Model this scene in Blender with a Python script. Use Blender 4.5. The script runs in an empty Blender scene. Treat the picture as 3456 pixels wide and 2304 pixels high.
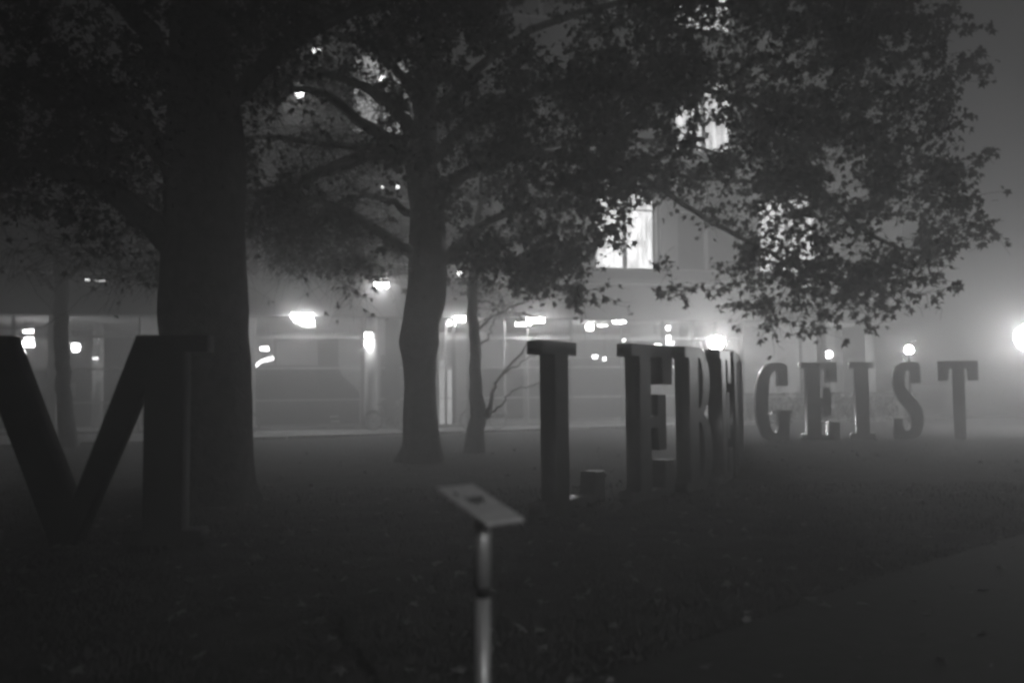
import bpy, bmesh, math, random
from mathutils import Vector, Matrix, noise
random.seed(7)
R = math.radians
S = bpy.context.scene
COL = S.collection

# ------------------------------------------------------------------ camera, world, exposure
F = 2790.0                      # focal length in photo pixels (3456 wide)
cam_d = bpy.data.cameras.new('camera'); cam = bpy.data.objects.new('camera', cam_d); COL.objects.link(cam)
cam_d.sensor_width = 36; cam_d.lens = 36*F/3456; cam_d.clip_end = 800; cam_d.clip_start = .05
cam.location = (0, 0, 1.6)
CM = Matrix.Rotation(R(90+2.95), 4, 'X') @ Matrix.Rotation(R(-.49), 4, 'Z')
cam.rotation_euler = CM.to_euler()
cam_d.dof.use_dof = True; cam_d.dof.focus_distance = 15; cam_d.dof.aperture_fstop = 1.0
S.camera = cam

W = bpy.data.worlds.new('World'); S.world = W; W.use_nodes = True
wn, wl = W.node_tree.nodes, W.node_tree.links
bg = wn['Background']; bg.inputs['Strength'].default_value = .009
sky = wn.new('ShaderNodeTexSky'); sky.sky_type = 'NISHITA'; sky.sun_disc = False
sky.sun_elevation = R(2); sky.sun_rotation = R(100); sky.dust_density = 6
bw = wn.new('ShaderNodeRGBToBW')          # the photograph is black and white
wl.new(sky.outputs[0], bw.inputs[0]); wl.new(bw.outputs[0], bg.inputs['Color'])
S.view_settings.view_transform = 'Standard'; S.view_settings.look = 'None'
S.view_settings.exposure = 0.0; S.view_settings.gamma = 1
cy = S.cycles; cy.filter_width = 3.0
cy.max_bounces = 6; cy.diffuse_bounces = 2; cy.glossy_bounces = 3; cy.transmission_bounces = 4
cy.volume_bounces = 2; cy.transparent_max_bounces = 12
cy.sample_clamp_indirect = 3; cy.use_denoising = True; cy.use_light_tree = True
cy.caustics_reflective = False; cy.caustics_refractive = False
try: cy.denoiser = 'OPENIMAGEDENOISE'
except Exception: pass

# ------------------------------------------------------------------ helpers
def ray(x, y):
    return CM.to_3x3() @ Vector(((x-1728)/F, -(y-1152)/F, -1))
def at(x, y, Y):                # point of the pixel's ray at depth Y
    d = ray(x, y); return Vector((0, 0, 1.6)) + d*(Y/d.y)
def gnd(x, y, z=0):             # point of the pixel's ray on the ground
    d = ray(x, y); return Vector((0, 0, 1.6)) + d*((z-1.6)/d.z)

def mat(name, col, rough=.8, metal=0, spec=.5, var=.3, scale=6, bump=.0, bscale=30, emit=0, coat=0):
    m = bpy.data.materials.new(name); m.use_nodes = True
    n, l = m.node_tree.nodes, m.node_tree.links
    b = n['Principled BSDF']
    b.inputs['Base Color'].default_value = (col, col, col, 1)
    b.inputs['Roughness'].default_value = rough; b.inputs['Metallic'].default_value = metal
    b.inputs['Specular IOR Level'].default_value = spec
    tc = n.new('ShaderNodeTexCoord')
    if var:
        t = n.new('ShaderNodeTexNoise'); t.inputs['Scale'].default_value = scale; t.inputs['Detail'].default_value = 6
        l.new(tc.outputs['Object'], t.inputs['Vector'])
        r = n.new('ShaderNodeValToRGB'); a, c = col*(1-var), min(1, col*(1+var))
        r.color_ramp.elements[0].position = .3; r.color_ramp.elements[1].position = .7
        r.color_ramp.elements[0].color = (a, a, a, 1); r.color_ramp.elements[1].color = (c, c, c, 1)
        l.new(t.outputs['Fac'], r.inputs[0]); l.new(r.outputs[0], b.inputs['Base Color'])
    if bump:
        t2 = n.new('ShaderNodeTexNoise'); t2.inputs['Scale'].default_value = bscale; t2.inputs['Detail'].default_value = 5
        l.new(tc.outputs['Object'], t2.inputs['Vector'])
        bp = n.new('ShaderNodeBump'); bp.inputs['Strength'].default_value = bump; bp.inputs['Distance'].default_value = .05
        l.new(t2.outputs['Fac'], bp.inputs['Height']); l.new(bp.outputs[0], b.inputs['Normal'])
    if emit:
        b.inputs['Emission Color'].default_value = (1, 1, 1, 1); b.inputs['Emission Strength'].default_value = emit
    return m

def glass_mat():
    m = bpy.data.materials.new('window_glass'); m.use_nodes = True
    n, l = m.node_tree.nodes, m.node_tree.links
    n.remove(n['Principled BSDF']); o = n['Material Output']
    t = n.new('ShaderNodeBsdfTransparent'); t.inputs[0].default_value = (.86, .86, .86, 1)
    g = n.new('ShaderNodeBsdfGlossy'); g.inputs['Roughness'].default_value = .04
    x = n.new('ShaderNodeMixShader'); x.inputs[0].default_value = .08
    l.new(t.outputs[0], x.inputs[1]); l.new(g.outputs[0], x.inputs[2]); l.new(x.outputs[0], o.inputs['Surface'])
    return m

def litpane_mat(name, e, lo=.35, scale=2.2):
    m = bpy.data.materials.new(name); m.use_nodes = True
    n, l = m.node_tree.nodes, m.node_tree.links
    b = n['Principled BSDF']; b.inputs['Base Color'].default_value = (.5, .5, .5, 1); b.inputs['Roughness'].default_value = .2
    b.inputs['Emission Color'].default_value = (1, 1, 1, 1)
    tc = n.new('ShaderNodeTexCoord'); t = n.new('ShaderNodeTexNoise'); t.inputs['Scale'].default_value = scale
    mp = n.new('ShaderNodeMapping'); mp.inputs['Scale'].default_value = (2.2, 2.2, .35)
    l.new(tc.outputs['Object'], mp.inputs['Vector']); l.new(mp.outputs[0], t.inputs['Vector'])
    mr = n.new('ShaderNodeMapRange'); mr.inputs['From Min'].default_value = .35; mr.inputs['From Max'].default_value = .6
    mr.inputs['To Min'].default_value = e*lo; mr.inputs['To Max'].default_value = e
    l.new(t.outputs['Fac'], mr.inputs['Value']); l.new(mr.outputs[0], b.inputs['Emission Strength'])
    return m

M = dict(
    shadedletter=mat('shaded_letter_metal', .05, rough=.7, metal=.4, var=.3, scale=2, bump=.2, bscale=4),  # darker copy of the letter metal, shade on the M put into its colour
    letter=mat('polished_letter_metal', .34, rough=.34, metal=.9, var=.25, scale=1.5, bump=.12, bscale=2.5),
    steel=mat('stainless_steel', .72, rough=.38, metal=.4, var=.06, scale=20),
    board=mat('brushed_board', .9, rough=.5, metal=0, var=.12, scale=25),
    ink=mat('dark_print', .06, rough=.5, var=.1),
    bark=mat('bark', .075, rough=.9, var=.5, scale=7, bump=.9, bscale=14),
    leaf=mat('leaf', .045, rough=.6, var=.35, scale=1.5),
    litter=mat('fallen_leaf', .2, rough=.6, var=.5, scale=3),
    grass=mat('grass_blades', .105, rough=.75, var=.4, scale=3),
    lawn=mat('lawn_soil', .055, rough=.95, var=.6, scale=2.2, bump=1, bscale=16),
    asphalt=mat('asphalt', .037, rough=.75, var=.25, scale=9, bump=.25, bscale=90),
    paving=mat('concrete_paving', .24, rough=.8, var=.25, scale=2.5, bump=.2, bscale=40),
    kerb=mat('kerb_concrete', .34, rough=.8, var=.25, scale=6, bump=.2, bscale=30),
    wall=mat('rendered_wall', .3, rough=.9, var=.14, scale=1.2, bump=.15, bscale=25),
    darkwall=mat('dark_cladding', .09, rough=.8, var=.25, scale=1.5),
    fascia=mat('concrete_fascia', .17, rough=.85, var=.2, scale=1.1, bump=.2, bscale=12),
    inner=mat('interior_plaster', .72, rough=.9, var=.08, scale=1),
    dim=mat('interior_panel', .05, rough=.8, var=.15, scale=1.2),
    ifloor=mat('interior_floor', .2, rough=.4, var=.15, scale=2),
    rail=mat('light_metal_frame', .5, rough=.5, metal=.2, var=.1),
    frame=mat('dark_metal_frame', .09, rough=.5, metal=.2, var=.1),
    white=mat('white_board', .75, rough=.6, var=.08, scale=4),
    column=mat('pale_concrete_column', .58, rough=.85, var=.12, scale=3),
    tyre=mat('rubber_tyre', .03, rough=.8, var=.1), bike=mat('bicycle_paint', .08, rough=.35, var=.1),
    chrome=mat('bicycle_metal', .5, rough=.3, metal=1, var=.05),
    post=mat('lamp_post_paint', .08, rough=.5, var=.1),
    glass=glass_mat(), darkpane=mat('dark_window_pane', .03, rough=.08, var=0),
)
_em = {}
def emit(e):
    if e not in _em: _em[e] = mat('lamp_glow_%g' % e, .8, var=0, emit=e)
    return _em[e]

def tag(o, label=None, cat=None, group=None, kind=None):
    if label: o['label'] = label
    if cat: o['category'] = cat
    if group: o['group'] = group
    if kind: o['kind'] = kind
    return o
def empty(name, loc=(0, 0, 0), rz=0):
    o = bpy.data.objects.new(name, None); COL.objects.link(o); o.location = loc; o.rotation_euler = (0, 0, rz)
    o.empty_display_size = .1
    return o

class MB:
    def __init__(s): s.v, s.f = [], []
    def add(s, vs, fs):
        b = len(s.v); s.v += [tuple(v) for v in vs]; s.f += [tuple(b+i for i in f) for f in fs]
    def box(s, x0, x1, y0, y1, z0, z1, T=None):
        vs = [Vector((x, y, z)) for z in (z0, z1) for y in (y0, y1) for x in (x0, x1)]
        if T: vs = [T(v) for v in vs]
        s.add(vs, [(0, 2, 3, 1), (4, 5, 7, 6), (0, 1, 5, 4), (2, 6, 7, 3), (0, 4, 6, 2), (1, 3, 7, 5)])
    def tube(s, pts, rad, n=8, cap=True, wob=0):
        pts = [Vector(p) for p in pts]
        if not hasattr(rad, '__len__'): rad = [rad]*len(pts)
        b = len(s.v); up = None
        for i, p in enumerate(pts):
            t = (pts[min(i+1, len(pts)-1)] - pts[max(i-1, 0)])
            if t.length < 1e-6: t = Vector((0, 0, 1))
            t.normalize()
            if up is None: up = t.orthogonal().normalized()
            up = (up - t*up.dot(t))
            up = up.normalized() if up.length > 1e-4 else t.orthogonal().normalized()
            w = t.cross(up)
            for k in range(n):
                a = 2*math.pi*k/n; r = rad[i]
                if wob:
                    r *= 1 + wob*noise.noise(Vector((math.cos(a)*1.3, math.sin(a)*1.3, p.z*.9+p.x)))
                    if n > 20: r *= 1 + .05*noise.noise(Vector((math.cos(a)*7, math.sin(a)*7, p.z*1.4))) + .22*max(0, .75-p.z)**2*math.cos(a*5+1.2)*(p.z > -.2)
                s.v.append(tuple(p + up*(math.cos(a)*r) + w*(math.sin(a)*r)))
        for i in range(len(pts)-1):
            for k in range(n):
                a, c = b+i*n+k, b+i*n+(k+1) % n
                s.f.append((a, c, c+n, a+n))
        if cap:
            s.f.append(tuple(b+k for k in reversed(range(n)))); s.f.append(tuple(b+(len(pts)-1)*n+k for k in range(n)))
    def lathe(s, c, prof, n=20):
        b = len(s.v); c = Vector(c)
        for r, z in prof:
            for k in range(n):
                a = 2*math.pi*k/n; s.v.append((c.x+r*math.cos(a), c.y+r*math.sin(a), c.z+z))
        for i in range(len(prof)-1):
            for k in range(n):
                a, d = b+i*n+k, b+i*n+(k+1) % n
                s.f.append((a, d, d+n, a+n))
        s.f.append(tuple(b+k for k in reversed(range(n)))); s.f.append(tuple(b+(len(prof)-1)*n+k for k in range(n)))
    def torus(s, c, ax_u, ax_v, Rr, r, n=28, m=6):
        c = Vector(c); ax_u = Vector(ax_u); ax_v = Vector(ax_v); w = ax_u.cross(ax_v); b = len(s.v)
        for i in range(n):
            a = 2*math.pi*i/n; d = ax_u*math.cos(a)+ax_v*math.sin(a)
            for k in range(m):
                q = 2*math.pi*k/m; s.v.append(tuple(c + d*(Rr+r*math.cos(q)) + w*(r*math.sin(q))))
        for i in range(n):
            for k in range(m):
                s.f.append((b+i*m+k, b+((i+1) % n)*m+k, b+((i+1) % n)*m+(k+1) % m, b+i*m+(k+1) % m))
    def build(s, name, m, parent=None, smooth=False, bevel=0):
        me = bpy.data.meshes.new(name); me.from_pydata(s.v, [], s.f); me.update()
        me.materials.append(m)
        if smooth: me.polygons.foreach_set('use_smooth', [True]*len(me.polygons))
        o = bpy.data.objects.new(name, me); COL.objects.link(o)
        if parent: o.parent = parent
        if bevel:
            md = o.modifiers.new('b', 'BEVEL'); md.width = bevel; md.segments = 2
        return o
def sheet(name, pts, z, m, kind='structure', parent=None):
    mb = MB(); mb.add([(p[0], p[1], z) for p in pts], [tuple(range(len(pts)))])
    o = mb.build(name, m, parent); o['kind'] = kind if not parent else 'structure'
    return o

# ------------------------------------------------------------------ ground
sheet('ground', [(-300, -120), (300, -120), (300, 320), (-300, 320)], -.02, M['asphalt'])
sheet('pavement', [(-44, 11.3), (11, 31.2), (11, 40), (-44, 40)], -.012, M['paving'])
ES = .36                                                # lawn edge: Y = E0 + ES * X
E0 = 27.3
lawn_edge = [(x, E0+ES*x+.35*math.sin(x*.12)) for x in range(-44, 61, 4)]
# lawn, a gently uneven sheet
gv, gf = [], []
NX, NY = 110, 80
for j in range(NY+1):
    for i in range(NX+1):
        x = -44 + 104*i/NX; e = E0+ES*x+.35*math.sin(x*.12)
        y = -12 + (e+12)*j/NY
        h = .035*noise.noise(Vector((x*.35, y*.35, 0))) + .02*noise.noise(Vector((x*1.3, y*1.3, 4)))
        h *= min(1, (NY-j)/6)
        gv.append((x, y, .035+h))
for j in range(NY):
    for i in range(NX):
        a = j*(NX+1)+i; gf.append((a, a+1, a+NX+2, a+NX+1))
mb = MB(); mb.v, mb.f = gv, gf
lawn = mb.build('lawn', M['lawn'], smooth=True); lawn['kind'] = 'structure'
# footpath running off to the right in front
pe = [gnd(2150, 2290), gnd(2640, 2100), gnd(3000, 1970), gnd(3456, 1830)]
pd = (pe[-1]-pe[0]).normalized(); pl = [pe[0]-pd*8] + pe + [pe[-1]+pd*14]
pn = Vector((pd.y, -pd.x, 0))
mb = MB(); vs = []
for q in pl: vs += [(q.x, q.y, .085), ((q+pn*3.2).x, (q+pn*3.2).y, .085), (q.x, q.y, -.01), ((q+pn*3.2).x, (q+pn*3.2).y, -.01)]
fs = []
for i in range(len(pl)-1):
    a = i*4; fs += [(a, a+1, a+5, a+4), (a, a+4, a+6, a+2), (a+1, a+3, a+7, a+5)]
mb.add(vs, fs); o = mb.build('footpath', M['asphalt']); o['kind'] = 'structure'
# kerb stones along the lawn edge
kerb = empty('kerb'); kerb['kind'] = 'structure'
km = None
for i in range(64):
    x = -34 + i*1.03; y = E0+ES*x+.35*math.sin(x*.12)
    if km is None:
        k = MB(); k.box(-.5, .5, 0, .16, -.02, .11); ko = k.build('kerb_stone', M['kerb'], kerb, bevel=.012); km = ko.data
    else:
        ko = ko.copy(); COL.objects.link(ko)
    ko.location = (x, y+.03, random.uniform(-.006, .006)); ko.rotation_euler = (0, 0, math.atan(ES+.042*math.cos(x*.12)))
    ko.scale = (1.05, 1, 1)

# ------------------------------------------------------------------ building
AL = math.atan(.22); E = Vector((math.cos(AL), math.sin(AL), 0)); NN = Vector((math.sin(AL), -math.cos(AL), 0)); OB = Vector((0, 32.2, 0))
def BP(v):                      # facade frame (u along, o outward, z up) -> world
    return OB + E*v[0] + NN*v[1] + Vector((0, 0, v[2]))
def uz(x, y, off=0):            # pixel -> (u, z) on the plane `off` in front of the facade
    d = ray(x, y); c = Vector((0, 0, 1.6)); t = (OB + NN*off - c).dot(NN)/d.dot(NN); p = c + d*t
    return (p-OB).dot(E), p.z
bld = empty('university_building', tuple(OB))
tag(bld, 'long pale building with glazed ground floor and lit upper windows behind the trees', 'building')
def bbox(name, m, u0, u1, o0, o1, z0, z1, parent=None, bevel=0):
    b = MB(); b.box(u0, u1, o0, o1, z0, z1, lambda v: BP(v)-OB); return b.build(name, m, parent or bld, bevel=bevel)
def sub(o, name, m, u0, u1, o0, o1, z0, z1):
    b = MB(); b.box(u0, u1, o0, o1, z0, z1, lambda v: BP(v)-OB); return b.build(name, m, o)
UL = uz(-500, 1300)[0]; UR = uz(2985, 1000)[0]; UG = uz(2508, 1200)[0]
SOF, ROOF, TOP = 4.1, 5.45, 21.0
bbox('floor', M['ifloor'], UL, UG, -8, 0, -.3, .08)
bbox('back_wall', M['inner'], UL, UG, -8.3, -8, .08, SOF)
bbox('ceiling', M['inner'], UL, UG, -8, -.01, SOF, SOF+.3)
bbox('fascia', M['fascia'], UL, UG+1.2, 0, .9, SOF, ROOF, bevel=.02)
bbox('fascia', M['fascia'], UG+1.2, UR, 0, .35, SOF-.02, ROOF-.1, bevel=.02)
bbox('parapet_cap', M['rail'], UL, UG+1.2, -.05, 1.0, ROOF, ROOF+.09)
bbox('end_wall', M['wall'], UR-.4, UR, -16, -3.1, -.1, TOP)
bbox('arcade_wall', M['column'], UG, UR-.4, -3.4, -3.1, -.1, SOF)
bbox('arcade_ceiling', M['inner'], UG, UR, -3.1, 0, SOF, SOF+.2)
bbox('side_wall', M['inner'], UG-.12, UG+.12, -8, -.2, -.1, SOF)
# ground floor framing: rails, posts, panes
zr = [1.08, 2.25, 3.4]
posts = [-160, 40, 176, 470, 843, 1223, 1325, 1478, 1506, 1532, 1580, 1705, 1781, 1930, 2100, 2240, 2340, 2420, 2500]
pu = [uz(x, 1300)[0] for x in posts]
for k, u in enumerate(pu):
    wide = {176: .14, 843: .2, 1325: .27, 1532: .06, 1223: .05}.get(posts[k], .035)
    mm = M['column'] if posts[k] in (176, 843) else M['darkwall'] if posts[k] == 1325 else M['rail'] if posts[k] in (1705, 1781, 1506) else M['frame']
    bbox('post', mm, u-wide, u+wide, -.12, .06, .08, SOF)
for k in range(len(pu)-1):
    for z in zr: bbox('rail', M['rail'], pu[k]+.02, pu[k+1]-.02, -.05, .04, z-.035, z+.035)
    for a, b in ((.09, zr[0]-.035), (zr[0]+.035, zr[1]-.035), (zr[1]+.035, zr[2]-.035), (zr[2]+.035, SOF)):
        bbox('pane', M['glass'], pu[k]+.02, pu[k+1]-.02, -.015, -.005, a, b)
bbox('plinth', M['kerb'], UL, UG, 0, .1, -.05, .1)
# round concrete columns inside and under the canopy
for x, off, w in ((1253, .45, .22), (2776, -.5, .2), (2940, -.5, .2), (660, -1.2, .26), (330, -3.5, .2), (2150, -3, .22)):
    u = uz(x, 1300, off)[0]; b = MB(); p = BP((u, off, 0))-OB
    b.tube([(p.x, p.y, -.05), (p.x, p.y, SOF)], w, 20); b.build('column', M['column'] if x != 2776 else M['darkwall'], bld, smooth=True)
# interior dark panels: balustrade with slanting end, display opening, low partitions
def prism(name, pts, off, th, m, parent=bld):
    P = [uz(x, y, off) for x, y in pts]; n = len(P); b = MB()
    b.add([BP((u, off, z))-OB for u, z in P]+[BP((u, off-th, z))-OB for u, z in P],
          [tuple(range(n)), tuple(reversed(range(n, 2*n)))]+[(i, i+n, (i+1) % n+n, (i+1) % n) for i in range(n)])
    return b.build(name, m, parent)
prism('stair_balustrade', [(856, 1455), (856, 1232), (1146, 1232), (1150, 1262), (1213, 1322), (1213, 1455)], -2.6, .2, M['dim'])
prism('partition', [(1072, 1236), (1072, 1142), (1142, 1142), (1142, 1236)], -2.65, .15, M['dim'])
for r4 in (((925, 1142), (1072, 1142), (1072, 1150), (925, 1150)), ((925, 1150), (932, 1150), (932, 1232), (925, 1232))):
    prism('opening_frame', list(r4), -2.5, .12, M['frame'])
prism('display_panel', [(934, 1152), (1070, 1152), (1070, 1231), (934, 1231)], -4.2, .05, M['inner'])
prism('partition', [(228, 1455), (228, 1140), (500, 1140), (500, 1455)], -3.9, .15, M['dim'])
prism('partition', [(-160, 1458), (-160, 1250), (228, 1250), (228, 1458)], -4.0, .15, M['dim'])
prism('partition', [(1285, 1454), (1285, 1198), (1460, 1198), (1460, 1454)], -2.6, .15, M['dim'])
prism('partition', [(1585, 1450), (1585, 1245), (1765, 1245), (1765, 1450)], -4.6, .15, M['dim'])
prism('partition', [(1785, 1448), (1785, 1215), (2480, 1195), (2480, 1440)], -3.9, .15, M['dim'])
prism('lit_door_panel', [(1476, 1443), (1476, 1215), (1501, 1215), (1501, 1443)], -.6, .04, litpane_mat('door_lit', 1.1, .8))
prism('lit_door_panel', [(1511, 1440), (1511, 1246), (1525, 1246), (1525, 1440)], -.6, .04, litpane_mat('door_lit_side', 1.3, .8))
for (x0, y0, x1, y1) in ((92, 1285, 112, 1330), (153, 1292, 190, 1336), (118, 1338, 145, 1380), (152, 1424, 202, 1470), (235, 1290, 253, 1336)):
    prism('notice_board', [(x0, y1), (x0, y0), (x1, y0), (x1, y1)], -.4, .06, M['white'])
for (x0, x1) in ((2162, 2205), (2217, 2231), (2262, 2293), (2324, 2341)):
    prism('lit_upper_light', [(x0, 1150), (x0, 1093), (x1, 1093), (x1, 1150)], -.3, .04, litpane_mat('upper_light_%d' % x0, .32, .85))
prism('lit_wall_patch', [(2394, 1165), (2394, 1086), (2455, 1086), (2455, 1165)], -.35, .05, M['white'])  # white panel puts the lamp's pool of light on the wall into colour
b = MB(); u = uz(2703, 1200, .2)[0]; p = BP((u, .2, 0))-OB
b.tube([(p.x, p.y, 0), (p.x, p.y, 9)], .05, 10); b.build('drainpipe', M['frame'], bld, smooth=True)
b = MB(); u = uz(2506, 1200, .15)[0]; p = BP((u, .15, 0))-OB
b.tube([(p.x, p.y, 0), (p.x, p.y, SOF)], .05, 10); b.build('drainpipe', M['frame'], bld, smooth=True)

# upper storeys: wall with window openings built from piers and spandrels
UB = uz(960, 700)[0]
wins = []
cx0 = [1287+276*k for k in range(7)]
zz = [(uz(2115, 905)[1], uz(2115, 640)[1]), (uz(2391, 512)[1], uz(2391, 262)[1]), (uz(2391, 105)[1], uz(2391, 105)[1]+2.9)]
WU = [(uz(c-103, 800)[0], uz(c+103, 800)[0]) for c in cx0]
lit = {(3, 0): 3.4, (5, 0): 3, (4, 1): 3, (0, 1): 1.1, (4, 2): 3, (3, 2): .05}
edges = [UB] + [e for w in WU for e in w] + [UR-.4]
for i in range(0, len(edges)-1, 2): bbox('wall_pier', M['wall'], edges[i], edges[i+1], -.5, 0, ROOF-.2, TOP)
for c, (a, b_) in enumerate(WU):
    zs = [ROOF-.2] + [z for q in zz for z in q] + [TOP]
    for i in range(0, len(zs)-1, 2): bbox('wall_spandrel', M['wall'], a, b_, -.5, 0, zs[i], zs[i+1])
    for r_, (z0, z1) in enumerate(zz):
        wf = bbox('window', M['frame'], a, a+.08, -.38, -.28, z0, z1)
        sub(wf, 'jamb', M['frame'], b_-.08, b_, -.38, -.28, z0, z1)
        mid = (a+b_)/2
        sub(wf, 'mullion', M['rail'], mid-.09, mid+.09, -.38, -.26, z0+.08, z1-.08)
        sub(wf, 'head', M['frame'], a+.08, b_-.08, -.38, -.28, z1-.08, z1)
        sub(wf, 'sill', M['rail'], a-.06, b_+.06, -.3, .09, z0-.1, z0-.002)
        sub(wf, 'transom', M['rail'], a+.08, mid-.07, -.37, -.27, z1-.8, z1-.74)
        sub(wf, 'transom', M['rail'], mid+.07, b_-.08, -.37, -.27, z1-.8, z1-.74)
        e = lit.get((c, r_), 0)
        pm = litpane_mat('lit_pane_%d_%d' % (c, r_), e, .4, 2.4) if e else M['darkpane']
        sub(wf, 'pane', pm, a+.08, mid-.07, -.345, -.335, z0, z1-.08)
        sub(wf, 'pane', pm, mid+.07, b_-.08, -.345, -.335, z0, z1-.08)
for x in (2232, 2520, 2806):
    u = uz(x, 700)[0]; bbox('pilaster', M['wall'], u-.09, u+.09, .002, .1, ROOF+.1, TOP)
bbox('string_course', M['rail'], UB, UR, .002, .12, ROOF+.2, ROOF+.34)
bbox('string_course', M['wall'], UB, UR, .002, .14, 9.85, 10.05)
bbox('bay_wall', M['darkwall'], UL, UB-.9, -.6, .7, ROOF+.095, TOP)
bbox('corner_strip', M['column'], UB-.9, UB-.01, -.6, .3, ROOF+.095, TOP)
for k in range(9):
    for r_ in range(3):
        u = UB-2.6-k*2.4
        if u < UL+1.5: break
        wf = bbox('window', M['frame'], u-.8, u+.8, .701, .74, ROOF+1.2+r_*3.9, ROOF+3.3+r_*3.9)
        sub(wf, 'pane', M['darkpane'], u-.72, u-.04, .741, .75, ROOF+1.28+r_*3.9, ROOF+3.22+r_*3.9)
        sub(wf, 'pane', M['darkpane'], u+.04, u+.72, .741, .75, ROOF+1.28+r_*3.9, ROOF+3.22+r_*3.9)
bbox('roof', M['darkwall'], UL, UR, -16, -.3, TOP, TOP+.3)
bbox('rear_wall', M['wall'], UL, UR-.4, -16, -15.7, -.1, TOP)
bbox('floor_slab', M['fascia'], UL, UR-.4, -15.7, -.6, SOF+.31, ROOF-.25)

# ------------------------------------------------------------------ lamps
LG = 'tubular lamps along the glazed ground floor'
def tube_lamp(x, y, L, off, e, label, r=.07, h=None, name='tube_lamp', yaw=0):
    L *= .86; u, z = uz(x, y, off); p = BP((u, off, z)); t = empty(name, tuple(p), AL+yaw); e = e*(1.6 if off < 0 else 1)
    b = MB(); b.box(-L/2-.05, L/2+.05, -.07, .07, r*.8, r*.8+.06); b.build('housing', M['frame'], t)
    b = MB(); b.tube([(-L/2, 0, 0), (L/2, 0, 0)], r, 10); b.build('diffuser', emit(e*KL), t, smooth=True)
    if z < SOF and z > SOF-1.6:
        b = MB(); b.tube([(-L*.4, 0, r*.8+.06), (-L*.4, 0, SOF-z)], .012, 5); b.tube([(L*.4, 0, r*.8+.06), (L*.4, 0, SOF-z)], .012, 5)
        b.build('hanger', M['frame'], t)
    return tag(t, label, 'lamp', LG)
KL = 4.2
tube_lamp(1020, 1066, .85, 1.05, 28, 'brightest long tube lamp under the canopy left of the middle trunk', .11)
tube_lamp(1036, 1087, .6, .9, 14, 'short tube lamp just below the brightest canopy lamp')
tube_lamp(1808, 1080, .75, 1.05, 56, 'long bright tube lamp above the first tall letter L', .08)
tube_lamp(1552, 1076, .4, 1.05, 50, 'tube lamp beside the right edge of the middle trunk', .1)
tube_lamp(2090, 1086, .55, 1.0, 22, 'thin tube lamp at the soffit above the tall letter E', .05)
tube_lamp(1990, 1104, .26, -1.0, 26, 'small square lamp between the tall letters L and E', .13)
tube_lamp(1243, 1130, .28, .82, 13, 'upper of two stacked lamps on the pale column', .1)
tube_lamp(1243, 1158, .28, .82, 13, 'lower of two stacked lamps on the pale column', .12)
tube_lamp(1287, 962, .6, 1.2, 20, 'floodlight tube on the roof edge left of the middle trunk', .1)
tube_lamp(96, 1116, .35, -2, 5.5, 'topmost of the stacked round lamps behind the leaning M stroke', .09)
tube_lamp(98, 1137, .32, -2, 5.5, 'middle of the stacked round lamps behind the leaning M stroke', .08)
tube_lamp(96, 1160, .38, -2, 7.7, 'lowest of the stacked round lamps behind the leaning M stroke', .13)
tube_lamp(72, 1190, .24, -2, 5.5, 'single round lamp nearest the leaning M stroke', .13)
tube_lamp(256, 1172, .24, -1.5, 6.6, 'blocky lamp right of the thin leftmost trunk', .16)
tube_lamp(322, 1209, .2, -3, 1.2, 'faint small lamp inside, left of the M upright', .06)
tube_lamp(893, 1176, .34, -1.5, 6, 'upper short lamp right of the big trunk', .08)
tube_lamp(856, 1207, .16, -1.5, 4, 'small dim lamp touching the edge of the big trunk', .07)
cp = [BP((uz(x, y, -1.5)[0], -1.5, uz(x, y, -1.5)[1])) for x, y in ((846, 1244), (862, 1236), (874, 1224), (888, 1216), (904, 1213), (924, 1207))]
t = empty('tube_lamp', tuple(cp[0])); b = MB(); b.tube([p-cp[0] for p in cp], [.05, .07, .05, .06, .08, .07], 10); b.build('diffuser', emit(14), t, smooth=True)
b = MB(); b.tube([p-cp[0]+Vector((0, .1, .04)) for p in cp], .04, 6); b.tube([cp[3]-cp[0]+Vector((0, .1, .04)), cp[3]-cp[0]+Vector((0, .1, 1.9))], .012, 5); b.build('housing', M['frame'], t)
tag(t, 'bright curved tube lamp just right of the big trunk', 'lamp', LG)
tube_lamp(2256, 1107, .14, -.8, 12, 'upper small lamp above the tall letter B', .1)
tube_lamp(2262, 1141, .3, -.8, 14, 'round lamp right above the tall letter B', .12)
tube_lamp(2262, 1158, .32, -.8, 10, 'flat lamp touching the top of the tall letter B', .05)
tube_lamp(2104, 1146, .16, -.8, 5, 'small lamp just above the top of the tall letter E', .07)
tube_lamp(2008, 1203, .22, -3, 3.5, 'oval lamp low between the tall letters L and E', .09)
tube_lamp(2040, 1210, .12, -3, 3, 'slanting small lamp low between the tall letters L and E', .09)
tube_lamp(295, 944, .16, 1.1, .8, 'small lamp on the roof edge above the thin leftmost trunk', .04)
tube_lamp(340, 947, .4, 1.1, .35, 'long dim lamp on the roof edge above the M upright', .035)
tube_lamp(82, 1035, .3, .6, 2.5, 'thin lamp under the soffit at the far left', .035)
for x in (620, 760, 1420):  # fill lights added to brighten the hall, hidden behind the trunks
    u, _z = uz(x, 1200, -4); p = BP((u, -4, SOF-.12)); t = empty('hall_fill_light', tuple(p), AL)
    b = MB(); b.box(-.7, .7, -.2, .2, .02, .1); b.build('housing', M['rail'], t)
    b = MB(); b.box(-.66, .66, -.17, .17, -.01, .018); b.build('diffuser', emit(90), t)
    tag(t, {620: 'added fill light inside the hall behind the left half of the big trunk', 760: 'added fill light inside the hall behind the right half of the big trunk', 1420: 'added fill light inside the hall behind the middle trunk'}[x], 'lamp', 'added fill lights inside the hall')
UGp = 'small window lights on the upper storeys'
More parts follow.
